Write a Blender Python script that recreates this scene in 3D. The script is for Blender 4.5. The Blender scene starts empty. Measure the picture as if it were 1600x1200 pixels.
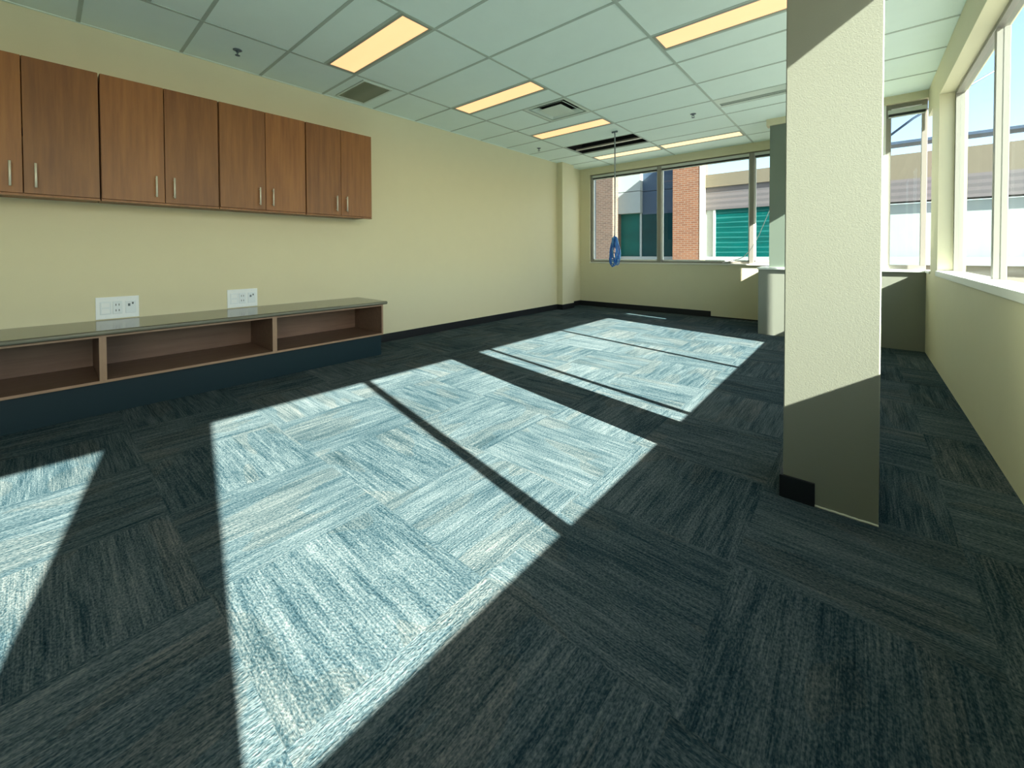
import bpy, bmesh, math, random
from mathutils import Vector, Matrix
random.seed(7)
S = bpy.context.scene
COL = S.collection
V = Vector

# ------------------------------------------------------------------ camera
f_px, cx_px, cy_px, yaw, pitch, roll = 631.7355, 797.1434, 406.5889, .7134, -.0175, -.0038
cam = bpy.data.cameras.new('camera')
cam.sensor_fit = 'HORIZONTAL'; cam.sensor_width = 36.0
cam.lens = f_px * 36 / 1600
cam.shift_x = (800 - cx_px) / 1600
cam.shift_y = (cy_px - 600) / 1600
cam.clip_start = .02
co = bpy.data.objects.new('camera', cam); COL.objects.link(co)
cy_, sy_, cp, sp, cr, sr = math.cos(yaw), math.sin(yaw), math.cos(pitch), math.sin(pitch), math.cos(roll), math.sin(roll)
Rz = Matrix(((cy_, sy_, 0), (-sy_, cy_, 0), (0, 0, 1)))
Rx = Matrix(((1, 0, 0), (0, cp, sp), (0, -sp, cp)))
Ry = Matrix(((cr, 0, sr), (0, 1, 0), (-sr, 0, cr)))
R = Ry @ Rx @ Rz
right, fwd, up = V(R[0]), V(R[1]), V(R[2])
M = Matrix((( right.x, up.x, -fwd.x, 4.474), (right.y, up.y, -fwd.y, -.8095), (right.z, up.z, -fwd.z, 1.10), (0, 0, 0, 1)))
co.matrix_world = M
S.camera = co

# ------------------------------------------------------------------ light
w = bpy.data.worlds.new('sky'); S.world = w; w.use_nodes = True
nt = w.node_tree; nt.nodes.clear()
sky = nt.nodes.new('ShaderNodeTexSky'); sky.sky_type = 'NISHITA'
sky.sun_disc = False; sky.sun_elevation = math.radians(32.5); sky.sun_rotation = math.radians(101)
sky.air_density = 1.0; sky.dust_density = 1.6; sky.ozone_density = 1.0
bg = nt.nodes.new('ShaderNodeBackground'); bg.inputs[1].default_value = .44
wo = nt.nodes.new('ShaderNodeOutputWorld')
nt.links.new(sky.outputs[0], bg.inputs[0]); nt.links.new(bg.outputs[0], wo.inputs[0])
sl = bpy.data.lights.new('sun', 'SUN'); sl.energy = 54; sl.angle = math.radians(.55); sl.color = (1.0, .955, .87)
so = bpy.data.objects.new('sun', sl); COL.objects.link(so)
so.location = (12, -2, 9)
so.rotation_euler = V((-1, .2, -.65)).to_track_quat('-Z', 'Y').to_euler()
vs = S.view_settings
vs.view_transform = 'Standard'; vs.look = 'None'; vs.exposure = 0.0; vs.gamma = 1.0; vs.use_curve_mapping = False
S.cycles.max_bounces = 10; S.cycles.diffuse_bounces = 7; S.cycles.transparent_max_bounces = 16
S.cycles.sample_clamp_indirect = 12

# ------------------------------------------------------------------ node helpers
def mat(name):
    m = bpy.data.materials.new(name); m.use_nodes = True
    n = m.node_tree; b = n.nodes['Principled BSDF']
    return m, n, b
def N(n, t, **k):
    o = n.nodes.new(t)
    for a, v in k.items(): setattr(o, a, v)
    return o
def L(n, a, b): n.links.new(a, b)
def math_(n, op, a, b=None, c=None):
    o = N(n, 'ShaderNodeMath', operation=op)
    for i, v in enumerate((a, b, c)):
        if v is None: continue
        if isinstance(v, (int, float)): o.inputs[i].default_value = v
        else: L(n, v, o.inputs[i])
    return o.outputs[0]
def mixc(n, f, a, b, bt='MIX'):
    o = N(n, 'ShaderNodeMix', data_type='RGBA', blend_type=bt)
    for i, v in ((0, f), (6, a), (7, b)):
        if isinstance(v, (int, float)): o.inputs[i].default_value = v
        elif isinstance(v, tuple): o.inputs[i].default_value = (*v, 1)
        else: L(n, v, o.inputs[i])
    return o.outputs[2]
def noise(n, vec, scale, detail=2, rough=.5):
    o = N(n, 'ShaderNodeTexNoise'); o.inputs['Scale'].default_value = scale
    o.inputs['Detail'].default_value = detail; o.inputs['Roughness'].default_value = rough
    L(n, vec, o.inputs['Vector']); return o.outputs[0]
def ramp(n, f, stops):
    o = N(n, 'ShaderNodeValToRGB'); e = o.color_ramp.elements
    while len(e) < len(stops): e.new(.5)
    for i, (p, c) in enumerate(stops): e[i].position = p; e[i].color = (*c, 1)
    L(n, f, o.inputs[0]); return o.outputs[0]
def bump(n, b, h, strength, dist=.01):
    o = N(n, 'ShaderNodeBump'); o.inputs['Strength'].default_value = strength; o.inputs['Distance'].default_value = dist
    L(n, h, o.inputs['Height']); L(n, o.outputs[0], b.inputs['Normal'])
def objco(n): return N(n, 'ShaderNodeTexCoord').outputs['Object']
def mapped(n, vec, sc):
    o = N(n, 'ShaderNodeMapping'); o.inputs['Scale'].default_value = sc; L(n, vec, o.inputs[0]); return o.outputs[0]

def simple(name, col, rough=.5, metal=0, spec=.5, var=.06, vs_=6, bmp=0, bsc=200):
    m, n, b = mat(name); oc = objco(n)
    nz = noise(n, oc, vs_, 4)
    c = mixc(n, nz, tuple(x * (1 - var) for x in col), tuple(min(1, x * (1 + var)) for x in col))
    L(n, c, b.inputs['Base Color'])
    b.inputs['Roughness'].default_value = rough; b.inputs['Metallic'].default_value = metal
    b.inputs['Specular IOR Level'].default_value = spec
    if bmp: bump(n, b, noise(n, oc, bsc, 2), bmp, .002)
    return m

def wood(name, c1, c2, rough=.38, seed=0.0, axis=2):
    m, n, b = mat(name); oc = objco(n)
    sc = [26, 26, 26]; sc[axis] = 1.6
    rnd = N(n, 'ShaderNodeObjectInfo').outputs['Random']
    off = N(n, 'ShaderNodeVectorMath', operation='ADD'); L(n, oc, off.inputs[0])
    cmb = N(n, 'ShaderNodeCombineXYZ'); L(n, math_(n, 'MULTIPLY', rnd, 37.0), cmb.inputs[0]); L(n, math_(n, 'MULTIPLY', rnd, 11.0), cmb.inputs[1])
    L(n, cmb.outputs[0], off.inputs[1])
    p = mapped(n, off.outputs[0], tuple(sc))
    g = noise(n, p, 1.2, 6, .62)
    big = noise(n, mapped(n, off.outputs[0], (3, 3, .8)), 1.3, 2)
    fac = math_(n, 'ADD', math_(n, 'MULTIPLY', g, .75), math_(n, 'MULTIPLY', big, .35))
    c = ramp(n, fac, [(.3, c1), (.78, c2)])
    bri = math_(n, 'ADD', math_(n, 'MULTIPLY', rnd, .26), .82)
    hs = N(n, 'ShaderNodeHueSaturation'); L(n, c, hs.inputs['Color']); L(n, bri, hs.inputs['Value'])
    L(n, hs.outputs[0], b.inputs['Base Color'])
    b.inputs['Roughness'].default_value = rough
    bump(n, b, g, .08, .002)
    return m

def carpet():
    m, n, b = mat('carpet_tile')
    oc = objco(n); sx = N(n, 'ShaderNodeSeparateXYZ'); L(n, oc, sx.inputs[0])
    T = .625
    ux = math_(n, 'DIVIDE', math_(n, 'SUBTRACT', sx.outputs[0], 2.27 - 20 * T), T)
    uy = math_(n, 'DIVIDE', math_(n, 'SUBTRACT', sx.outputs[1], .15 - 20 * T), T)
    fx, fy = math_(n, 'FLOOR', ux), math_(n, 'FLOOR', uy)
    par = math_(n, 'MODULO', math_(n, 'ADD', fx, fy), 2.0)
    par = math_(n, 'GREATER_THAN', par, .5)
    inv = math_(n, 'SUBTRACT', 1.0, par)
    x, y = sx.outputs[0], sx.outputs[1]
    # along-stripe coordinate a, across-stripe coordinate c  (quarter-turned tiles)
    a = math_(n, 'ADD', math_(n, 'MULTIPLY', x, inv), math_(n, 'MULTIPLY', y, par))
    c = math_(n, 'ADD', math_(n, 'MULTIPLY', y, inv), math_(n, 'MULTIPLY', x, par))
    cell = N(n, 'ShaderNodeCombineXYZ'); L(n, fx, cell.inputs[0]); L(n, fy, cell.inputs[1])
    wn = N(n, 'ShaderNodeTexWhiteNoise', noise_dimensions='2D'); L(n, cell.outputs[0], wn.inputs['Vector'])
    wv = math_(n, 'MULTIPLY', wn.outputs['Value'], 50.0)
    def vec(sa, sc):
        o = N(n, 'ShaderNodeCombineXYZ')
        L(n, math_(n, 'MULTIPLY', a, sa), o.inputs[0]); L(n, math_(n, 'MULTIPLY', c, sc), o.inputs[1]); L(n, wv, o.inputs[2])
        return o.outputs[0]
    n1 = noise(n, vec(4.5, 150), 1.0, 3, .68)
    n2 = noise(n, vec(2.6, 26), 1.0, 3, .6)
    n3 = noise(n, vec(110, 200), 1.0, 1, .5)
    n4 = noise(n, vec(1.2, 3.2), 1.0, 2, .5)
    v = math_(n, 'ADD', math_(n, 'MULTIPLY', n1, .46), math_(n, 'MULTIPLY', n2, .34))
    v = math_(n, 'ADD', v, math_(n, 'MULTIPLY', n3, .42))
    v = math_(n, 'ADD', v, math_(n, 'MULTIPLY', n4, .16))
    v = math_(n, 'ADD', v, math_(n, 'MULTIPLY', math_(n, 'SUBTRACT', wn.outputs['Value'], .5), .05))
    col = ramp(n, v, [(.44, (.002, .010, .014)), (.60, (.020, .040, .050)), (.71, (.054, .077, .085)), (.90, (.140, .160, .163))])
    warm = math_(n, 'GREATER_THAN', noise(n, vec(1.6, 5), 1.0, 1), .56)
    col = mixc(n, math_(n, 'MULTIPLY', warm, .55), col, mixc(n, 1.0, col, (1.20, 1.02, .93), 'MULTIPLY'))
    L(n, col, b.inputs['Base Color'])
    b.inputs['Roughness'].default_value = .95; b.inputs['Specular IOR Level'].default_value = .02
    b.inputs['Sheen Weight'].default_value = .0
    h = math_(n, 'ADD', math_(n, 'MULTIPLY', n3, .7), math_(n, 'MULTIPLY', n1, .6))
    bump(n, b, h, .75, .006)
    return m

def brick(name, c1, c2, mortar):
    m, n, b = mat(name); oc = objco(n)
    sx = N(n, 'ShaderNodeSeparateXYZ'); L(n, oc, sx.inputs[0])
    v = N(n, 'ShaderNodeCombineXYZ'); L(n, math_(n, 'ADD', sx.outputs[0], sx.outputs[1]), v.inputs[0]); L(n, sx.outputs[2], v.inputs[1])
    br = N(n, 'ShaderNodeTexBrick'); L(n, v.outputs[0], br.inputs['Vector'])
    br.inputs['Color1'].default_value = (*c1, 1); br.inputs['Color2'].default_value = (*c2, 1); br.inputs['Mortar'].default_value = (*mortar, 1)
    br.inputs['Scale'].default_value = 1; br.inputs['Brick Width'].default_value = .2; br.inputs['Row Height'].default_value = .068
    br.inputs['Mortar Size'].default_value = .009
    L(n, br.outputs[0], b.inputs['Base Color']); b.inputs['Roughness'].default_value = .9
    bump(n, b, br.outputs['Fac'], -.4, .01)
    return m

def pane_mat(name, tint, gloss):
    m = bpy.data.materials.new(name); m.use_nodes = True; n = m.node_tree; n.nodes.clear()
    t = N(n, 'ShaderNodeBsdfTransparent'); t.inputs[0].default_value = (*tint, 1)
    g = N(n, 'ShaderNodeBsdfGlossy'); g.inputs['Roughness'].default_value = .01
    mx = N(n, 'ShaderNodeMixShader'); mx.inputs[0].default_value = gloss
    o = N(n, 'ShaderNodeOutputMaterial')
    L(n, t.outputs[0], mx.inputs[1]); L(n, g.outputs[0], mx.inputs[2]); L(n, mx.outputs[0], o.inputs[0])
    return m

def emis(name, col, s):
    m, n, b = mat(name)
    oc = objco(n)
    nz = noise(n, mapped(n, oc, (1.5, 6, 1)), 1.4, 2)
    c = mixc(n, nz, tuple(x * .94 for x in col), tuple(min(1, x * 1.05) for x in col))
    L(n, c, b.inputs['Emission Color']); b.inputs['Emission Strength'].default_value = s
    b.inputs['Base Color'].default_value = (.25, .24, .2, 1); b.inputs['Roughness'].default_value = .4
    return m

def striped(name, c1, c2, axis, period, duty=.5, rough=.5, spec=.5, bmp=.3):
    m, n, b = mat(name); oc = objco(n); sx = N(n, 'ShaderNodeSeparateXYZ'); L(n, oc, sx.inputs[0])
    fr = math_(n, 'FRACT', math_(n, 'DIVIDE', math_(n, 'ADD', sx.outputs[axis], 40.0), period))
    k = math_(n, 'LESS_THAN', fr, duty)
    L(n, mixc(n, k, c1, c2), b.inputs['Base Color']); b.inputs['Roughness'].default_value = rough
    b.inputs['Specular IOR Level'].default_value = spec
    bump(n, b, k, bmp, .004)
    return m

WALLC = (.645, .61, .42)
mt = dict(
    wall=simple('wall_paint', WALLC, .55, bmp=.25, bsc=260, var=.02, spec=.4),
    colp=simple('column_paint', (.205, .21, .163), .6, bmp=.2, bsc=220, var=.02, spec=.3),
    tile=simple('ceiling_tile', (.77, .90, .84), .95, bmp=.5, bsc=420, var=.025, spec=.1),
    tee=simple('grid_tee', (.40, .49, .43), .45, spec=.4),
    teel=simple('light_housing', (.30, .33, .26), .45),
    white=simple('white_paint', (.78, .80, .76), .4, var=.02),
    diff=simple('diffuser_enamel', (.60, .70, .62), .4, var=.02),
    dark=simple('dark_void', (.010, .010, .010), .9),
    black=simple('rubber_base', (.008, .010, .013), .45, spec=.4),
    kick=simple('kick_laminate', (.002, .018, .026), .5, spec=.35),
    wood=wood('maple_veneer', (.155, .053, .012), (.310, .130, .034), .42),
    woodi=wood('interior_laminate', (.135, .075, .048), (.22, .135, .09), .45, axis=1),
    edge=simple('edge_band', (.30, .19, .12), .4, var=.12, vs_=14),
    steel=simple('brushed_nickel', (.74, .70, .60), .4, metal=.35, var=.03),
    frame=simple('anodised_frame', (.24, .235, .20), .45, metal=.0, spec=.5, var=.03),
    post=simple('grey_panel', (.14, .175, .14), .5, var=.02),
    sill=simple('sill_paint', (.70, .70, .62), .45, var=.02),
    blind=simple('blind_rail', (.52, .56, .52), .45, var=.02),
    slat=striped('blind_slats', (.055, .065, .06), (.02, .025, .02), 2, .009),
    plate=simple('outlet_plastic', (.80, .86, .90), .3, var=.01),
    plated=simple('outlet_slot', (.10, .14, .16), .5),
    device=simple('outlet_device', (.72, .80, .86), .35, var=.02),
    grille=striped('grille_core', (.30, .34, .24), (.40, .44, .32), 1, .012),
    cable=simple('blue_cable', (.015, .13, .46), .35, spec=.5),
    cable2=simple('pale_cable', (.14, .38, .62), .35, spec=.5),
    grey=simple('grey_cord', (.24, .30, .32), .5),
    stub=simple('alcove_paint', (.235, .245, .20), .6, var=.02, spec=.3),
    caulk=simple('caulk', (.62, .62, .50), .6),
    duct=simple('galvanised', (.62, .60, .52), .5, metal=.2),
    concrete=simple('deck', (.03, .03, .03), .9),
    brick=brick('brick_facade', (.115, .040, .017), (.155, .060, .027), (.17, .12, .085)),
    brickd=brick('brick_facade_shaded', (.055, .032, .022), (.085, .050, .034), (.11, .09, .075)),  # half shade on the left pier put into a darker brick colour
    stone=simple('cast_stone', (.23, .205, .15), .8, bmp=.2),
    extw=simple('white_panel', (.25, .29, .285), .6),
    extb=simple('blue_panel', (.03, .055, .095), .5),
    extg=striped('ribbed_panel', (.10, .088, .092), (.075, .068, .072), 2, .17, .5, .6),
    fascia=simple('fascia', (.105, .09, .06), .7),
    ground=simple('paving', (.13, .13, .12), .9, bmp=.2, bsc=20),
    carpet=carpet(),
    pane=pane_mat('window_glass', (.93, .975, .96), .02),
    lens=emis('lens', (1.0, .52, .23), 1.4),
    lensf=emis('lens_pale', (1.0, .74, .42), 1.2),
)
def teal_glass(name, base, lines):
    m, n, b = mat(name); oc = objco(n); sx = N(n, 'ShaderNodeSeparateXYZ'); L(n, oc, sx.inputs[0])
    nz = noise(n, mapped(n, oc, (.6, .6, 2.5)), 1.5, 3)
    c = mixc(n, nz, tuple(x * .6 for x in base), tuple(x * 1.35 for x in base))
    if lines:
        fr = math_(n, 'FRACT', math_(n, 'DIVIDE', math_(n, 'ADD', sx.outputs[2], math_(n, 'MULTIPLY', noise(n, mapped(n, oc, (.5, .5, 6)), 2.0, 1), .06)), .16))
        k = math_(n, 'LESS_THAN', fr, .22)
        k = math_(n, 'MULTIPLY', k, .5)
        c = mixc(n, k, c, tuple(min(1, x * 2.0 + .03) for x in base))
    L(n, c, b.inputs['Base Color']); b.inputs['Roughness'].default_value = .35
    b.inputs['Specular IOR Level'].default_value = .12
    return m
mt['teal'] = teal_glass('teal_glass', (.0, .075, .068), False)
mt['tealb'] = teal_glass('teal_glass_blinds', (.0, .058, .054), True)
mt['teald'] = teal_glass('teal_glass_deep', (.0, .035, .04), False)

# ------------------------------------------------------------------ mesh helpers
class MB:
    def __init__(s): s.bm = bmesh.new(); s.mats = []
    def mi(s, m):
        if m not in s.mats: s.mats.append(m)
        return s.mats.index(m)
    def box(s, x0, x1, y0, y1, z0, z1, m='wall', bev=0):
        i = s.mi(m)
        vs = [s.bm.verts.new(p) for p in ((x0, y0, z0), (x1, y0, z0), (x1, y1, z0), (x0, y1, z0), (x0, y0, z1), (x1, y0, z1), (x1, y1, z1), (x0, y1, z1))]
        fs = []
        for q in ((0, 3, 2, 1), (4, 5, 6, 7), (0, 1, 5, 4), (1, 2, 6, 5), (2, 3, 7, 6), (3, 0, 4, 7)):
            f = s.bm.faces.new([vs[k] for k in q]); f.material_index = i; fs.append(f)
        if bev:
            es = list({e for f in fs for e in f.edges})
            r = bmesh.ops.bevel(s.bm, geom=es, offset=bev, segments=2, affect='EDGES', profile=.5)
            for f in r['faces']: f.material_index = i
        return s
    def poly(s, pts, m, flip=False):
        vs = [s.bm.verts.new(p) for p in pts]
        f = s.bm.faces.new(vs[::-1] if flip else vs); f.material_index = s.mi(m); return s
    def prism(s, pts, ax, a, b, m):
        """closed outline pts in the two other axes, extruded along ax from a to b"""
        def P(p, t):
            q = list(p); q.insert(ax, t); return q
        i = s.mi(m)
        A = [s.bm.verts.new(P(p, a)) for p in pts]; B = [s.bm.verts.new(P(p, b)) for p in pts]
        fs = [s.bm.faces.new(A), s.bm.faces.new(B[::-1])]
        for k in range(len(pts)):
            l = (k + 1) % len(pts); fs.append(s.bm.faces.new([A[l], A[k], B[k], B[l]]))
        for f in fs: f.material_index = i
        bmesh.ops.recalc_face_normals(s.bm, faces=fs)
        return s
    def tube(s, pts, r, m, seg=8, cap=True):
        i = s.mi(m); pts = [V(p) for p in pts]; rings = []
        prev = None
        for k, p in enumerate(pts):
            d = (pts[min(k + 1, len(pts) - 1)] - pts[max(k - 1, 0)]).normalized()
            if prev is None:
                u = d.cross(V((0, 0, 1)) if abs(d.z) < .9 else V((1, 0, 0))).normalized()
            else:
                u = (prev - d * prev.dot(d)).normalized()
            prev = u; v = d.cross(u)
            rr = r[k] if isinstance(r, (list, tuple)) else r
            rings.append([s.bm.verts.new(p + (u * math.cos(t) + v * math.sin(t)) * rr) for t in [2 * math.pi * q / seg for q in range(seg)]])
        for a, b in zip(rings, rings[1:]):
            for q in range(seg):
                f = s.bm.faces.new([a[q], a[(q + 1) % seg], b[(q + 1) % seg], b[q]]); f.material_index = i; f.smooth = True
        if cap:
            for rg, fl in ((rings[0], True), (rings[-1], False)):
                f = s.bm.faces.new(rg[::-1] if fl else rg); f.material_index = i
        return s
    def build(s, name, parent=None, loc=(0, 0, 0)):
        me = bpy.data.meshes.new(name)
        off = V(loc)
        if off.length > 0: bmesh.ops.translate(s.bm, verts=s.bm.verts, vec=-off)
        bmesh.ops.recalc_face_normals(s.bm, faces=s.bm.faces) if False else None
        s.bm.to_mesh(me); s.bm.free()
        for m in s.mats: me.materials.append(mt[m])
        o = bpy.data.objects.new(name, me); COL.objects.link(o)
        if parent is not None:
            o.parent = parent
            o.location = V(loc)
        else: o.location = loc
        return o

def struct(o): o['kind'] = 'structure'; return o
def thing(name, loc, label, cat, group=None):
    o = bpy.data.objects.new(name, None); COL.objects.link(o); o.location = loc
    o.empty_display_size = .1
    tag(o, label, cat, group); return o
def tag(o, label, cat, group=None):
    o['label'] = label; o['category'] = cat
    if group: o['group'] = group
    return o
def copy_tree(o, parent=None):
    c = o.copy(); COL.objects.link(c)
    if parent is not None: c.parent = parent
    for ch in list(o.children): copy_tree(ch, c)
    return c

# ------------------------------------------------------------------ dimensions (metres)
H = 2.85                  # ceiling
YF = 6.62                 # far wall, room side
YB = 5.49                 # set-forward wall at the right of the far wall
XR = 5.02                 # right-hand window wall, room side
XN = 3.44                 # left end of the set-forward wall
YK = -3.6                 # wall behind the photographer
SZ = .90                  # sill height
BOX = 1.2192; CE = .6096; WX = .7315
U = lambda u: WX + BOX * u
W = lambda v: CE * v

# ------------------------------------------------------------------ floor
b = MB().box(-.2, XR + .15, YK - .15, YF + .15, -.12, 0, 'carpet')
struct(b.build('floor'))

# ------------------------------------------------------------------ walls
b = MB().box(-.15, 0, YK - .15, YF + .15, 0, H + .7, 'wall')
struct(b.build('wall_left'))
b = MB().box(0, .125, 5.76, 6.17, 0, H, 'wall')
struct(b.build('wall_pilaster'))
b = MB().box(-.15, XR + .18, YK - .15, YK, 0, H + .7, 'wall')
struct(b.build('wall_back'))
# far wall: around one long window (x .23 to 3.60)
b = MB()
b.box(-.15, 3.62, YF, YF + .15, 0, SZ, 'wall')
b.box(0, .23, YF, YF + .15, SZ, H + .7, 'wall')
b.box(.23, 3.62, YF, YF + .15, 2.705, H + .7, 'wall')
struct(b.build('wall_far'))
# return wall at the notch
b = MB()
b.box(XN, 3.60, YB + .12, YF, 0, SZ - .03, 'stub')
b.box(3.565, 3.62, YB + .055, 5.575, SZ, 1.83, 'post')  # unseen upper part; slit after it shaped to drop sun slivers on the floor
b.box(3.565, 3.62, 5.67, 6.50, SZ, 1.83, 'post')  # unseen; stops short to shape the sun patch on the far wall
b.box(3.565, 3.62, YB + .12, YF, 1.83, H + .7, 'wall')
struct(b.build('wall_return'))
# set-forward wall with window
b = MB()
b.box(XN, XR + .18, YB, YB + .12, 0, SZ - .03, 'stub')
b.box(3.523, XR + .18, YB - .02, YB + .12, 2.765, H + .7, 'wall')
b.box(3.56, 3.80, YB + .01, YB + .055, SZ, 2.765, 'post')
b.box(4.615, 4.685, YB + .01, YB + .12, SZ, 2.765, 'white')
struct(b.build('wall_alcove'))
# right wall: long window y -.88..4.66, pier, narrow window 5.18..5.47
b = MB()
b.box(XR, XR + .18, YK, YB, 0, SZ - .03, 'wall')
b.box(XR, XR + .18, YK, -3.4, SZ - .03, 2.56, 'wall'); b.box(XR, XR + .18, -1.35, -.912, SZ - .03, 2.56, 'wall')
b.box(XR, XR + .18, 4.665, 5.15, SZ - .03, 2.56, 'wall')
b.box(XR, XR + .18, YK, YB, 2.56, H + .7, 'wall')
struct(b.build('wall_right'))

# ------------------------------------------------------------------ sills (trim)
b = MB()
b.box(.23, 3.44, YF - .015, YF + .06, SZ - .012, SZ + .012, 'sill', .003)
struct(b.build('trim_1'))
b = MB()
b.box(XN - .012, XR, YB - .018, YB + .125, SZ - .03, SZ, 'white', .004)
b.box(XN - .012, 3.60, YB + .125, YF - .015, SZ - .03, SZ, 'white', .004)
struct(b.build('trim_2'))
b = MB()
b.box(XR - .012, XR + .10, -3.4, -1.35, SZ - .03, SZ + .02, 'white', .004)
b.box(XR - .012, XR + .10, -.912, 4.665, SZ - .03, SZ + .02, 'white', .004)
b.box(XR - .012, XR + .10, 5.15, YB - .02, SZ - .03, SZ, 'white', .004)
struct(b.build('trim_3'))

# ------------------------------------------------------------------ baseboards
b = MB(); b.box(0, .012, 1.60, 5.76, 0, .10, 'black', .002); b.box(0, .137, 5.748, 5.76, 0, .10, 'black', .002)
b.box(.125, .137, 5.76, 6.17, 0, .10, 'black', .002); b.box(0, .012, 6.17, YF, 0, .10, 'black', .002)
struct(b.build('baseboard_left'))
b = MB(); b.box(.012, 2.56, YF - .012, YF, 0, .10, 'black', .002)
b.box(2.56, XN, YF - .006, YF, 0, .02, 'black')  # thin black strip paints the shadow gap where the baseboard stops
struct(b.build('baseboard_far'))
b = MB(); b.box(XN - .012, XN, YB + .05, YF - .012, 0, .10, 'black', .002)
struct(b.build('baseboard_return'))

# ------------------------------------------------------------------ ceiling
cells = []                                        # (x0,x1,y0,y1)
XS = [0, U(0), U(1), U(2), U(3), XR + .001]
lights = {(1, -1), (1, 4), (1, 6.5), (1, 9.5)}
lightbays = {(0, -2.0 + 1): 'b'}
LB = [(0, -1.0), (0, 1.5), (0, 4.0), (0, 6.5), (0, 9.5), (1, 9.5), (2, 4.0), (2, 1.5), (2, -1.0)]   # (u, v) of the near-left corner of each 4 ft x 1 ft light
slot = (2, 7.0)
tees = MB()
TW = .012
def teex(x0, x1, y): tees.box(x0, x1, y - TW, y + TW, H - .003, H + .004, 'tee')
def teey(x, y0, y1): tees.box(x - TW, x + TW, y0, y1, H - .004, H + .003, 'tee')
tiles = MB()
def tile(x0, x1, y0, y1):
    if x1 - x0 < .02 or y1 - y0 < .02: return
    tiles.box(x0, x1, y0, y1, H, H + .016, 'tile')
jmin = -6
for k in range(5):
    x0, x1 = XS[k], XS[k + 1]
    ylim = YF if k <= 2 else YB
    for j in range(jmin, 11):
        y0, y1 = W(j), W(j + 1)
        y0 = max(y0, YK); y1 = min(y1, ylim)
        if y1 - y0 < .03: continue
        u = k - 1
        xx1 = x1
        if k == 0: pass
        if u == 2 and False: pass
        if y0 > YK: teex(x0, x1, y0)
        sub = [(v) for (uu, v) in LB if uu == u and math.floor(v) == j]
        if (u, j) == (0, 8): continue             # the open bay
        if sub:
            v = sub[0]
            teex(x0, x1, W(j + .5))
            ly0 = W(v)
            if v == j: tile(x0, x1, W(j + .5), y1)
            else: tile(x0, x1, y0, W(j + .5))
            continue
        if (u, j) == slot:
            teex(x0, x1, W(7.5)); tile(x0, x1, W(7.5), y1); continue
        if (u, j) == (0, 5):
            xm = U(.5); teey(xm, y0, y1); tile(x0, xm, y0, y1); continue
        if (u, j) == (-1, 2):
            tile(x0, x1, y0, 1.345 - .02) ; tile(x0, x1, 1.675, y1); tile(x0, .075, 1.325, 1.675); tile(.68, x1, 1.325, 1.675); continue
        tile(x0, x1, y0, y1)
    if k > 0: teey(x0, YK, ylim if k <= 2 else (YF if k == 3 else YB))
# strip of ceiling over the notch mouth (x 3.17 to 3.56, y 5.47 to 6.62)
for j in (9, 10):
    a, c = max(W(j), YB), min(W(j + 1), YF)
    tile(U(2), 3.565, a, c)
    teex(U(2), 3.565, W(j) if W(j) > YB else YB + .04)
ce = struct(tiles.build('ceiling'))
tees.box(0, .02, YK, YF, H - .004, H + .002, 'tile')
tees.box(0, 3.565, YF - .02, YF, H - .004, H + .002, 'tile')
tees.build('ceiling_grid', ce)
# plenum: dark deck and a duct above the open bay
d = MB(); d.box(-.15, XR + .18, YK - .15, YF + .15, H + .70, H + .85, 'concrete')
struct(d.build('ceiling_deck'))
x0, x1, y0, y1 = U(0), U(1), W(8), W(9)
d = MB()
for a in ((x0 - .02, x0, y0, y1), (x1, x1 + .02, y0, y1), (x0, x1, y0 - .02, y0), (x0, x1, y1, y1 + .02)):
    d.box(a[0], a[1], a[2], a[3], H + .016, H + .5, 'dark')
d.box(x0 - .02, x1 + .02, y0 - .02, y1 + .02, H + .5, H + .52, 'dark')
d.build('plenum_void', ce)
d = MB(); d.box(x0 + .005, x1 - .005, y0 + .37, y0 + .43, H + .02, H + .03, 'duct', .003)
d.box(x0 + .005, x1 - .005, y0 + .395, y0 + .405, H + .03, H + .05, 'duct')
tag(d.build('strut_channel'), 'pale metal channel crossing the dark open bay in the ceiling', 'metal channel')

# ------------------------------------------------------------------ ceiling lights
def make_light(u, v, label, far):
    x0, x1, y0, y1 = U(u) + TW, U(u + 1) - TW, W(v) + TW, W(v + .5) - TW
    cx, cy = (x0 + x1) / 2, (y0 + y1) / 2
    t = thing('ceiling_light', (cx, cy, H), label, 'ceiling light', 'recessed strip lights in the ceiling')
    a, c = (x1 - x0) / 2, (y1 - y0) / 2
    f = MB(); w_ = .022
    for q in ((-a, a, -c, -c + w_), (-a, a, c - w_, c), (-a, -a + w_, -c + w_, c - w_), (a - w_, a, -c + w_, c - w_)):
        f.box(q[0], q[1], q[2], q[3], -.004, .012, 'teel')
    f.box(-a, a, -c, c, .012, .09, 'teel')
    f.build('housing', t)
    l = MB(); l.box(-a + w_, a - w_, -c + w_, c - w_, .000, .010, 'lensf' if far else 'lens')
    l.build('lens', t)
    return t
LBL = {(0, -1.0): 'lit strip light at the top left corner, nearest the camera along the cabinet wall',
       (0, 1.5): 'large lit warm strip light above the wall cabinets, beside the return grille',
       (0, 4.0): 'lit warm strip light between the wall cabinets and the square supply diffuser',
       (0, 6.5): 'lit warm strip light between the square supply diffuser and the open dark ceiling bay',
       (0, 9.5): 'pale lit strip light nearest the far window, just past the open dark ceiling bay',
       (1, 9.5): 'pale lit strip light nearest the far window, right of the hanging blue cable',
       (2, 4.0): 'lit strip light running behind the near square column at the top of the picture',
       (2, 1.5): 'strip light overhead in front of the near square column',
       (2, -1.0): 'strip light overhead directly above the camera'}
for (u, v) in LB: make_light(u, v, LBL[(u, v)], v > 9)

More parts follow.
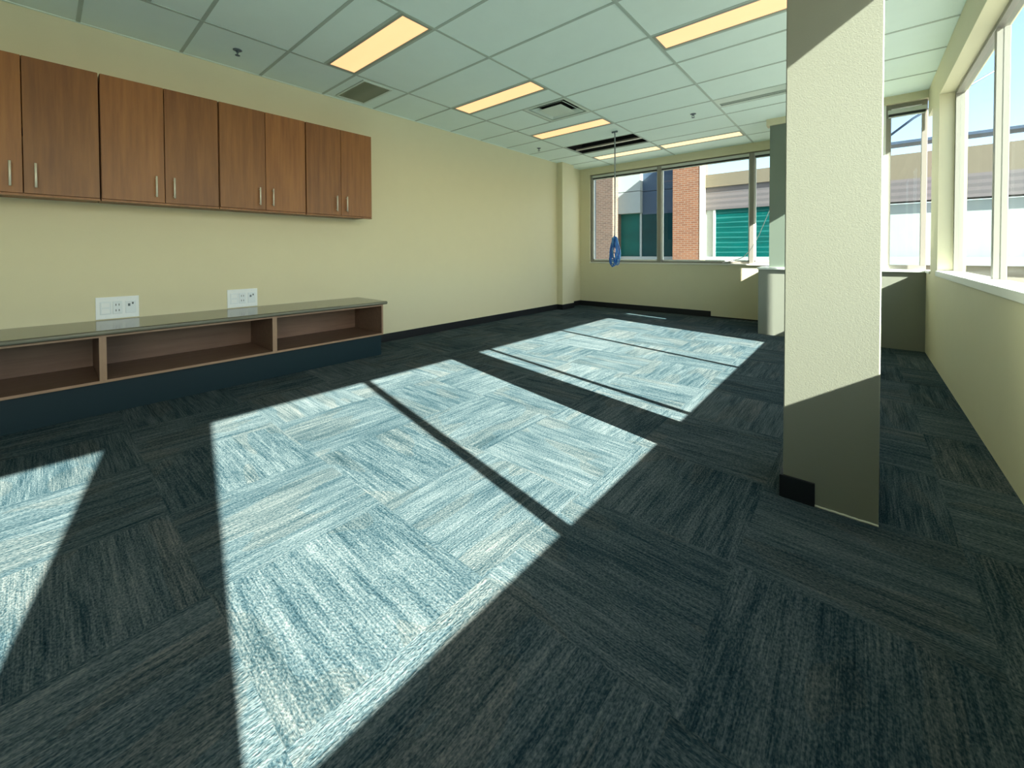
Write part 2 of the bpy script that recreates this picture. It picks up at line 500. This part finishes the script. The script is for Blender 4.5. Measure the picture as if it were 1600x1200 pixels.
# ------------------------------------------------------------------ return grille
t = thing('return_grille', (.378, 1.5, H), 'grey-green rectangular return air grille in the border ceiling tile above the cabinets', 'air vent')
m = MB(); a, c = .30, .17
for q in ((-a, a, -c, -c + .022), (-a, a, c - .022, c), (-a, -a + .022, -c + .022, c - .022), (a - .022, a, -c + .022, c - .022)):
    m.box(q[0], q[1], q[2], q[3], -.006, .004, 'diff', .0015)
m.build('frame', t)
m = MB(); y = -c + .022
while y < c - .022:
    m.prism([(y, .010), (y + .002, .010), (y + .010, -.002), (y + .008, -.002)], 0, -a + .02, a - .02, 'grille'); y += .0125
m.build('louvres', t)
m = MB(); m.box(-a, a, -c, c, .012, .05, 'grille'); m.build('back_box', t)

# ------------------------------------------------------------------ square supply diffuser
xa, xb, ya, yb = U(.5) + TW, U(1) - TW, W(5) + TW, W(6) - TW
t = thing('supply_diffuser', ((xa + xb) / 2, (ya + yb) / 2, H), 'square stepped white supply air diffuser beside a strip light', 'air vent')
a = (xb - xa) / 2
def ring(m, o1, z1, o2, z2, th, mn):
    """one stepped cone of the diffuser: outer half-size o1 at height z1 down to o2 at z2"""
    P = lambda o, z: [(-o, -o, z), (o, -o, z), (o, o, z), (-o, o, z)]
    A, B_, C_, D_ = P(o1, z1), P(o2, z2), P(o1, z1 + th), P(o2, z2 + th)
    for k in range(4):
        l = (k + 1) % 4
        m.poly([A[k], A[l], B_[l], B_[k]], mn); m.poly([C_[l], C_[k], D_[k], D_[l]], mn)
        m.poly([B_[k], B_[l], D_[l], D_[k]], mn); m.poly([A[l], A[k], C_[k], C_[l]], mn)
m = MB()
for q in ((-a, a, -a, -a + .03), (-a, a, a - .03, a), (-a, -a + .03, -a + .03, a - .03), (a - .03, a, -a + .03, a - .03)):
    m.box(q[0], q[1], q[2], q[3], -.004, .01, 'diff')
m.build('frame', t)
m = MB(); ring(m, a - .03, .012, a - .075, .055, .003, 'diff'); ring(m, a - .062, -.004, a - .125, .030, .003, 'diff')
m.build('cone', t)
m = MB(); m.box(-a + .135, a - .135, -a + .135, a - .135, -.006, -.002, 'diff', .001); m.build('centre_panel', t)
m = MB(); m.box(-a, a, -a, a, .09, .12, 'dark')
m.box(-a, -a + .006, -a, a, .012, .09, 'dark'); m.box(a - .006, a, -a, a, .012, .09, 'dark'); m.box(-a, a, -a, -a + .006, .012, .09, 'dark'); m.box(-a, a, a - .006, a, .012, .09, 'dark')
m.build('plenum_box', t)

# ------------------------------------------------------------------ linear slot diffuser
xa, xb, ya, yb = U(2) + TW, U(3) - TW, W(7) + TW, W(7.5) - TW
t = thing('slot_diffuser', ((xa + xb) / 2, (ya + yb) / 2, H), 'long narrow slot diffuser with a dark gap, left of the near column top', 'air vent')
a, c = (xb - xa) / 2, (yb - ya) / 2
m = MB()
m.box(-a, a, -c, c - .13, -.004, .006, 'diff'); m.box(-a, a, c - .03, c, -.004, .006, 'diff')
m.box(-a, -a + .02, c - .13, c - .03, -.004, .006, 'diff'); m.box(a - .02, a, c - .13, c - .03, -.004, .006, 'diff')
m.build('frame', t)
m = MB(); m.box(-a + .02, a - .02, c - .075, c - .066, -.003, .02, 'diff'); m.build('blade', t)
m = MB(); m.box(-a, a, c - .14, c - .02, .03, .06, 'dark'); m.box(-a, a, c - .14, c - .13, .006, .03, 'dark'); m.box(-a, a, c - .03, c - .02, .006, .03, 'dark')
m.build('slot_box', t)

# ------------------------------------------------------------------ sprinkler heads
def make_sprinkler(x, y, label):
    t = thing('sprinkler_head', (x, y, H), label, 'sprinkler', 'ceiling sprinkler heads')
    m = MB(); m.tube([(0, 0, 0), (0, 0, -.004), (0, 0, -.008)], [.034, .034, .026], 'plated', 20); m.build('escutcheon', t)
    m = MB(); m.tube([(0, 0, -.005), (0, 0, -.022)], .011, 'plated', 10)
    m.tube([(.011, 0, -.02), (.015, 0, -.032), (.004, 0, -.045)], .003, 'plated', 6)
    m.tube([(-.011, 0, -.02), (-.015, 0, -.032), (-.004, 0, -.045)], .003, 'plated', 6)
    m.build('body', t)
    m = MB(); m.tube([(0, 0, -.045), (0, 0, -.048)], .019, 'plated', 14); m.build('deflector', t)
    return t
s0 = make_sprinkler(.425, .309, 'dark sprinkler head in the border tile above the wall cabinets')
for x, y, lb in ((.405, 4.635, 'dark sprinkler head near the left wall, left of the open ceiling bay'),
                 (2.864, 4.594, 'dark sprinkler head in the middle tiles, right of the hanging cable')):
    s = copy_tree(s0); s.location = (x, y, H); s['label'] = lb

# ------------------------------------------------------------------ wall cabinets
def make_wall_cabinet(y0, width, label):
    """two-door unit, origin at its lower back left corner"""
    t = thing('wall_cabinet', (0, y0, 1.50), label, 'cabinet', 'wood wall cabinets')
    D, Hc, w_ = .33, .905, width
    m = MB()
    m.box(0, D - .022, 0, .018, 0, Hc, 'wood'); m.box(0, D - .022, w_ - .018, w_, 0, Hc, 'wood')
    m.box(0, D - .022, .018, w_ - .018, .0, .018, 'wood'); m.box(0, D - .022, .018, w_ - .018, Hc - .018, Hc, 'wood')
    m.box(0, .006, .018, w_ - .018, .018, Hc - .018, 'wood')
    m.box(.006, D - .06, .018, w_ - .018, .44, .458, 'wood')
    m.build('carcass', t)
    m = MB(); m.box(D - .045, D - .003, 0.0, w_, -.012, .002, 'wood'); m.build('light_rail', t)
    g = .0022
    for s in (0, 1):
        a = g + s * w_ / 2; c = w_ / 2 - g + s * w_ / 2
        m = MB(); m.box(D - .020, D, a, c, .006, Hc - .002, 'wood', .0012)
        door = m.build('door', t)
        hy = c - .052 if s == 0 else a + .052
        m = MB(); m.tube([(D + .030, hy, .045), (D + .030, hy, .205)], .0062, 'steel', 10)
        m.tube([(D - .002, hy, .062), (D + .030, hy, .062)], .005, 'steel', 8); m.tube([(D - .002, hy, .188), (D + .030, hy, .188)], .005, 'steel', 8)
        m.build('handle', door)
    return t
c0 = make_wall_cabinet(.905, .708, 'two-door brown wood wall cabinet at the right end of the upper row')
for y0, lb in ((.190, 'two-door brown wood wall cabinet in the middle of the upper row, above white outlet'),
               (-.525, 'two-door brown wood wall cabinet at left of upper row, partly out of view'),
               (-1.24, 'two-door brown wood wall cabinet further left, beyond the edge of the photo')):
    c = copy_tree(c0); c.location.y = y0; c['label'] = lb

# ------------------------------------------------------------------ open base cabinets
def make_base(y0, width, label):
    t = thing('base_cabinet', (0, y0, 0), label, 'cabinet', 'open base cabinets under the worktop')
    D, w_ = .58, width
    z0, z1 = .225, .555
    m = MB()
    m.box(0, D - .002, 0, .018, z0 + .018, z1, 'woodi'); m.box(0, D - .002, w_ - .018, w_, z0 + .018, z1, 'woodi')
    m.box(0, .008, .018, w_ - .018, z0 + .018, z1 - .018, 'woodi')
    m.box(0, D - .002, .018, w_ - .018, z1 - .018, z1, 'woodi')
    m.build('carcass', t)
    m = MB(); m.box(0, D - .002, 0, w_, z0, z0 + .018, 'woodi'); m.build('shelf', t)
    m = MB()
    m.box(D - .002, D, 0, w_, z0, z0 + .018, 'edge'); m.box(D - .002, D, 0, .018, z0 + .018, z1, 'edge')
    m.box(D - .002, D, w_ - .018, w_, z0 + .018, z1, 'edge'); m.box(D - .002, D, .018, w_ - .018, z1 - .018, z1, 'edge')
    m.build('edge_banding', t)
    m = MB(); m.box(.0, .535, 0, w_, 0, z0, 'kick'); m.build('toe_kick', t)
    return t
k0 = make_base(.5175, 1.07, 'open brown base cabinet at the right end of the low run')
for y0, lb in ((-.5525, 'open brown base cabinet at the left of the low run, below the white outlet plate'),
               (-1.6225, 'open brown base cabinet further left, beyond the edge of the photo')):
    c = copy_tree(k0); c.location.y = y0; c['label'] = lb

m, n, bb = mat('worktop_laminate'); oc = objco(n)
g = noise(n, mapped(n, oc, (14, 1.1, 14)), 3.0, 5, .65)
L(n, ramp(n, g, [(.3, (.105, .105, .08)), (.7, (.18, .175, .13))]), bb.inputs['Base Color']); bb.inputs['Roughness'].default_value = .16
bb.inputs['Specular IOR Level'].default_value = .65
mt['top'] = m
m = MB()
m.prism([(0, .555), (.612, .555), (.625, .562), (.628, .572), (.625, .582), (.612, .588), (0, .588)], 1, -1.64, 1.612, 'top')
tag(m.build('worktop'), 'long glossy brown laminate worktop over the low open cabinets', 'worktop')

# ------------------------------------------------------------------ outlet plates on the left wall
def make_outlet(y0, label):
    t = thing('outlet_plate', (0, y0, .680), label, 'outlet', 'white outlet plates above the worktop')
    m = MB(); m.box(0, .008, -.125, .125, -.086, .086, 'plate', .003); m.build('plate', t)
    m = MB()
    m.box(.007, .011, -.102, -.038, -.050, .050, 'device', .003)
    for z in (-.024, .024):
        m.box(.0108, .0116, -.092, -.048, z - .017, z + .017, 'plate', .0003)
    m.build('receptacle', t)
    m = MB(); m.box(.007, .012, -.030, .026, -.050, .050, 'device', .003)
    for z in (-.022, .022):
        m.box(.0121, .0126, -.014, -.009, z - .008, z + .008, 'plated'); m.box(.0121, .0126, .004, .009, z - .008, z + .008, 'plated')
    m.build('receptacle', t)
    m = MB(); m.box(.007, .011, .044, .106, -.050, .050, 'device', .003)
    m.box(.0111, .014, .058, .072, .006, .026, 'plated'); m.box(.0111, .014, .082, .092, .020, .036, 'plated')
    m.build('data_jack', t)
    for y in (-.07, -.002, .075):
        for z in (-.07, .07):
            m = MB(); m.tube([(.007, y, z), (.0095, y, z)], .003, 'device', 8); m.build('screw', t)
    return t
o0 = make_outlet(.436, 'white three-gang outlet plate above the worktop, below the middle wall cabinet')
c = copy_tree(o0); c.location.y = -.425; c['label'] = 'white three-gang outlet plate cut off by the left edge of the photo'

# ------------------------------------------------------------------ near square column
t = thing('support_column', (4.379, 1.53, 0), 'near square cream column, crossed by a diagonal band of sunlight', 'column')
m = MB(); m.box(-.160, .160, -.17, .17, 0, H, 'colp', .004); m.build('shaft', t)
m = MB(); m.box(-.172, -.044, -.182, -.17, 0, .10, 'black', .002); m.box(-.172, -.16, -.17, .17, 0, .10, 'black', .002)
m.box(-.172, .172, .17, .182, 0, .10, 'black', .002)
m.build('baseboard', t)
m = MB()
random.seed(3); x = -.044
pts = []
while x < .16:
    pts.append((x, -.174 + random.uniform(-.002, .001), .003 + random.uniform(0, .002))); x += .012
pts.append((.16, -.174, .004))
m.tube(pts, .0045, 'caulk', 6); m.build('caulk_line', t)

# ------------------------------------------------------------------ hanging data cable
HX, HY = 1.787, 4.607
t = thing('hanging_cable', (HX, HY, H), 'thin grey cable hanging from the ceiling, its blue end tied in a coil', 'cable')
m = MB(); m.box(-.045, .045, -.012, .012, -.022, -.002, 'plated', .003); m.tube([(0, 0, -.02), (0, 0, -.05)], .008, 'plated', 8)
m.build('ceiling_clip', t)
m = MB(); m.tube([(0, 0, -.03), (-.002, .002, -.7), (.003, 0, -1.3), (-.004, 0, -1.54)], .0065, 'grey', 8)
m.tube([(.006, 0, -.03), (.008, .002, -.7), (.006, 0, -1.3), (.004, 0, -1.54)], .0055, 'grey', 8)
m.build('cord', t)
m = MB(); random.seed(5)
for k in range(14):
    ph = random.uniform(-.5, .5); rw = random.uniform(.018, .085); rh = random.uniform(.15, .215); cz = -1.53 - rh * .95 + random.uniform(-.03, .0)
    tilt = random.uniform(-.14, .14); dy = random.uniform(-.03, .03)
    P = []
    for q in range(25):
        a = q / 24 * 2 * math.pi
        lx, lz = rw * math.sin(a) * (1.15 - .55 * math.cos(a)) * .75, rh * math.cos(a)
        x = lx * math.cos(ph) + lz * tilt; y = lx * math.sin(ph) + dy
        P.append((x, y, cz + lz))
    m.tube(P, .0065, 'cable' if k % 4 else 'cable2', 7, False)
m.tube([(-.05, 0, -1.81), (-.02, .01, -1.75), (.03, .02, -1.77), (.05, 0, -1.71)], .007, 'cable2', 7)
m.tube([(-.006, 0, -1.51), (0, 0, -1.57), (.004, 0, -1.61)], .016, 'cable', 8)
m.build('coil', t)

# ------------------------------------------------------------------ windows
def frame_y(m, x0, x1, z0, z1, y0, y1, muls, w_=.045, mw=.07):
    m.box(x0, x1, y0, y1, z0, z0 + w_, 'frame', .002); m.box(x0, x1, y0, y1, z1 - w_, z1, 'frame', .002)
    m.box(x0, x0 + w_, y0, y1, z0 + w_, z1 - w_, 'frame', .002); m.box(x1 - w_, x1, y0, y1, z0 + w_, z1 - w_, 'frame', .002)
# far window
root = MB(); frame_y(root, .235, 3.60, SZ + .002, 2.70, YF + .03, YF + .10, [])
w1 = struct(root.build('window_1'))
for xa, xb in ((1.635, 1.705), (3.125, 3.185)):
    m = MB(); m.box(xa, xb, YF + .005, YF + .11, SZ + .012, 2.68, 'frame', .002); m.build('mullion', w1)
for xa, xb in ((.28, 1.635), (1.705, 3.125), (3.185, 3.555)):
    m = MB()
    for q in ((xa, xa + .022, SZ + .047, 2.655), (xb - .022, xb, SZ + .047, 2.655)):
        m.box(q[0], q[1], YF + .05, YF + .08, q[2], q[3], 'white')
    m.box(xa, xb, YF + .05, YF + .08, SZ + .047, SZ + .069, 'white')
    m.build('glazing_bead', w1)
    m = MB(); m.box(xa, xb, YF + .062, YF + .068, SZ + .045, 2.657, 'pane'); m.build('glass', w1)
# alcove windows (one either side of the white jamb)
m = MB(); frame_y(m, 3.80, 4.615, SZ + .002, 2.765, YB + .015, YB + .055, []); frame_y(m, 4.685, XR, SZ + .002, 2.765, YB + .04, YB + .10, [])
w2 = struct(m.build('window_2'))
for xa, xb, yy in ((3.84, 4.575, .032), (4.725, XR - .04, .062)):
    m = MB(); m.box(xa, xb, YB + yy, YB + yy + .006, SZ + .045, 2.72, 'pane'); m.build('glass', w2)
# right-hand windows
def frame_x(m, y0, y1, z0, z1, x0, x1, w_):
    m.box(x0, x1, y0, y1, z0, z0 + .05, 'frame', .002); m.box(x0, x1, y0, y1, z1 - w_, z1, 'frame', .002)
    m.box(x0, x1, y0, y0 + w_, z0 + .05, z1 - w_, 'frame', .002); m.box(x0, x1, y1 - w_, y1, z0 + .05, z1 - w_, 'frame', .002)
XG0, XG1 = XR + .10, XR + .16
m = MB(); frame_x(m, -.912, 4.665, SZ - .03, 2.562, XG0, XG1, .03)
w3 = struct(m.build('window_3'))
ml = [(.186, .252), (1.728, 1.774), (3.19, 3.24)]
for ya, yb in ml:
    q = MB(); q.box(XG0, XG1, ya, yb, SZ + .02, 2.52, 'frame', .002); q.build('mullion', w3)
ed = [-.882] + [e for p in ml for e in p] + [4.635]
for ya, yb in zip(ed[::2], ed[1::2]):
    q = MB(); q.box(XG0 + .027, XG0 + .033, ya, yb, SZ + .018, 2.522, 'pane'); q.build('glass', w3)
m = MB(); frame_x(m, 5.15, YB - .02, SZ - .03, 2.55, XG0, XG1, .02)
w4 = struct(m.build('window_4'))
q = MB(); q.box(XG0 + .027, XG0 + .033, 5.17, YB - .04, SZ + .018, 2.53, 'pane'); q.build('glass', w4)

m = MB(); frame_x(m, -3.4, -1.35, SZ - .03, 2.562, XG0, XG1, .03); m.box(XG0, XG1, -2.40, -2.35, SZ + .02, 2.52, 'frame', .002)  # added window behind the camera, lets in more light on the left side
w5 = struct(m.build('window_added'))
for ya, yb in ((-3.37, -2.40), (-2.35, -1.38)):
    q = MB(); q.box(XG0 + .027, XG0 + .033, ya, yb, SZ + .018, 2.522, 'pane'); q.build('glass', w5)

# ------------------------------------------------------------------ raised blinds
def make_blind(x0, x1, y, z, label, cord=None):
    t = thing('window_blind', ((x0 + x1) / 2, y, z), label, 'window blind', 'raised window blinds')
    a = (x1 - x0) / 2
    m = MB(); m.box(-a, a, -.016, .016, -.045, 0, 'blind', .003); m.build('headrail', t)
    m = MB()
    zz = -.047; k = 0
    while zz > -.072:
        m.box(-a + .008, a - .008, -.0125, .0125, zz - .0018, zz, 'slat'); zz -= .0032
    m.build('slats', t)
    m = MB(); m.box(-a + .006, a - .006, -.013, .013, -.086, -.074, 'blind', .003); m.build('bottom_rail', t)
    return t
make_blind(.29, 1.63, YF + .016, 2.68, 'blind raised at the top of the far window left pane, behind the cable')
make_blind(1.71, 3.12, YF + .016, 2.68, 'blind raised at the top of the far window wide middle pane')
make_blind(3.19, 3.545, YF + .016, 2.68, 'short blind raised at the top of the far window narrow right pane')
make_blind(4.70, XR - .01, YB + .022, 2.70, 'blind raised above the window seen right of the near column')
m = MB()
P = [(3.372, 6.50, 1.62), (3.33, 6.50, 1.50), (3.28, 6.50, 1.37), (3.22, 6.50, 1.24), (3.15, 6.51, 1.12), (3.07, 6.52, 1.03), (2.98, 6.55, .985), (2.86, 6.59, .955), (2.74, 6.60, .925)]
m.tube([(3.46, 6.585, 2.62), (3.455, 6.55, 2.1), (3.42, 6.51, 1.75)] + P, .0055, 'white', 7)
tag(m.build('blind_cord'), 'thin white blind cord curving down across the far window onto its sill', 'cord')

# ------------------------------------------------------------------ outside
m = MB(); m.box(-30, 40, YF + .16, 60, -.5, -.35, 'ground'); m.box(XR + .19, 40, -30, YF + .16, -.5, -.35, 'ground')
struct(m.build('ground'))
t = thing('office_building', (0, 13, -.35), 'brick and teal glass office building seen through the far window', 'building')
def part(name, mm, parent=t): 
    o = mm.build(name, parent); o.location = (0, -13, .35); return o
YG = 13.7
m = MB(); m.box(-3.15, -2.46, 13, YG + .2, -.35, 6.0, 'brickd'); part('brick_pier', m)
m = MB(); m.box(-.28, .56, 13, YG + .2, -.35, 4.6, 'brick'); part('brick_pier', m)
m = MB(); m.box(-9, -3.15, 13.1, YG + .3, -.35, 6, 'extw'); part('white_wing', m)
m = MB(); m.box(-2.46, -1.60, YG - .25, YG + .3, 2.56, 3.345, 'extw'); m.box(-2.46, -1.60, YG - .25, YG + .3, 3.365, 6, 'extw'); part('white_panel', m)
m = MB(); m.box(-1.60, -.28, YG - .02, YG + .3, 2.50, 3.33, 'extb'); m.box(-1.60, -.28, YG - .02, YG + .3, 3.35, 4.6, 'extb'); part('blue_panel', m)
for xa, xb, mn in ((-2.46, -1.70, 'teal'), (-1.63, -1.02, 'teald'), (-1.0, -.28, 'teald'), (.56, .80, 'extw'), (.86, 2.9, 'tealb'), (2.98, 4.7, 'tealb')):
    m = MB(); m.box(xa, xb, YG, YG + .05, .96, 2.56 if xa < 0 else 2.50, mn); part('window_glass', m)
for xa in (-1.70, -1.02, .80, 2.90):
    m = MB(); m.box(xa, xa + (.07 if xa < 0 else .07), YG - .04, YG + .03, .90, 2.55, 'extw'); part('window_mullion', m)
m = MB(); m.box(-2.46, -.28, YG - .08, YG + .1, .76, .96, 'extw'); m.box(.56, 9, YG - .08, YG + .1, .76, .96, 'extw'); part('window_ledge', m)
m = MB(); m.box(-2.46, -.28, YG, YG + .2, -.35, .76, 'stone'); m.box(.56, 9, YG, YG + .2, -.35, .76, 'stone'); part('lower_wall', m)
m = MB(); m.box(.56, 4.7, YG - .05, YG + .2, 2.50, 3.24, 'extg'); part('ribbed_panel', m)
m = MB(); m.box(.56, 4.7, YG - .10, YG + .4, 3.24, 3.66, 'fascia'); m.box(.56, 4.7, YG - .02, YG + .3, 3.20, 3.24, 'dark'); part('fascia', m)
m = MB(); m.box(.5605, .575, 12.995, YG, -.35, 4.6, 'stone'); part('pier_sunlit_face', m)  # cream skin paints full sun on the side of the brick pier
# wing further right, seen beyond the near column
m = MB(); m.box(4.7, 12, YG + .4, YG + .9, -.35, 2.36, 'extw'); part('white_wall', m)
m = MB(); m.box(4.7, 12, YG + .3, YG + .9, 2.42, 3.0, 'extg'); part('ribbed_panel', m)
m = MB(); m.box(4.7, 12, YG + .3, YG + .9, 3.0, 3.66, 'fascia'); part('fascia', m)
m = MB(); m.box(4.7, 12, YG + .35, YG + .9, 3.95, 4.02, 'extb')
m.tube([(4.8, YG + .5, 4.02), (5.5, YG + .5, 4.6), (7, YG + .5, 5.5)], .03, 'extb'); part('roof_truss', m)
m = MB(); m.box(4.75, 4.87, YG + .28, YG + .4, -.35, 2.42, 'extb'); part('corner_post', m)
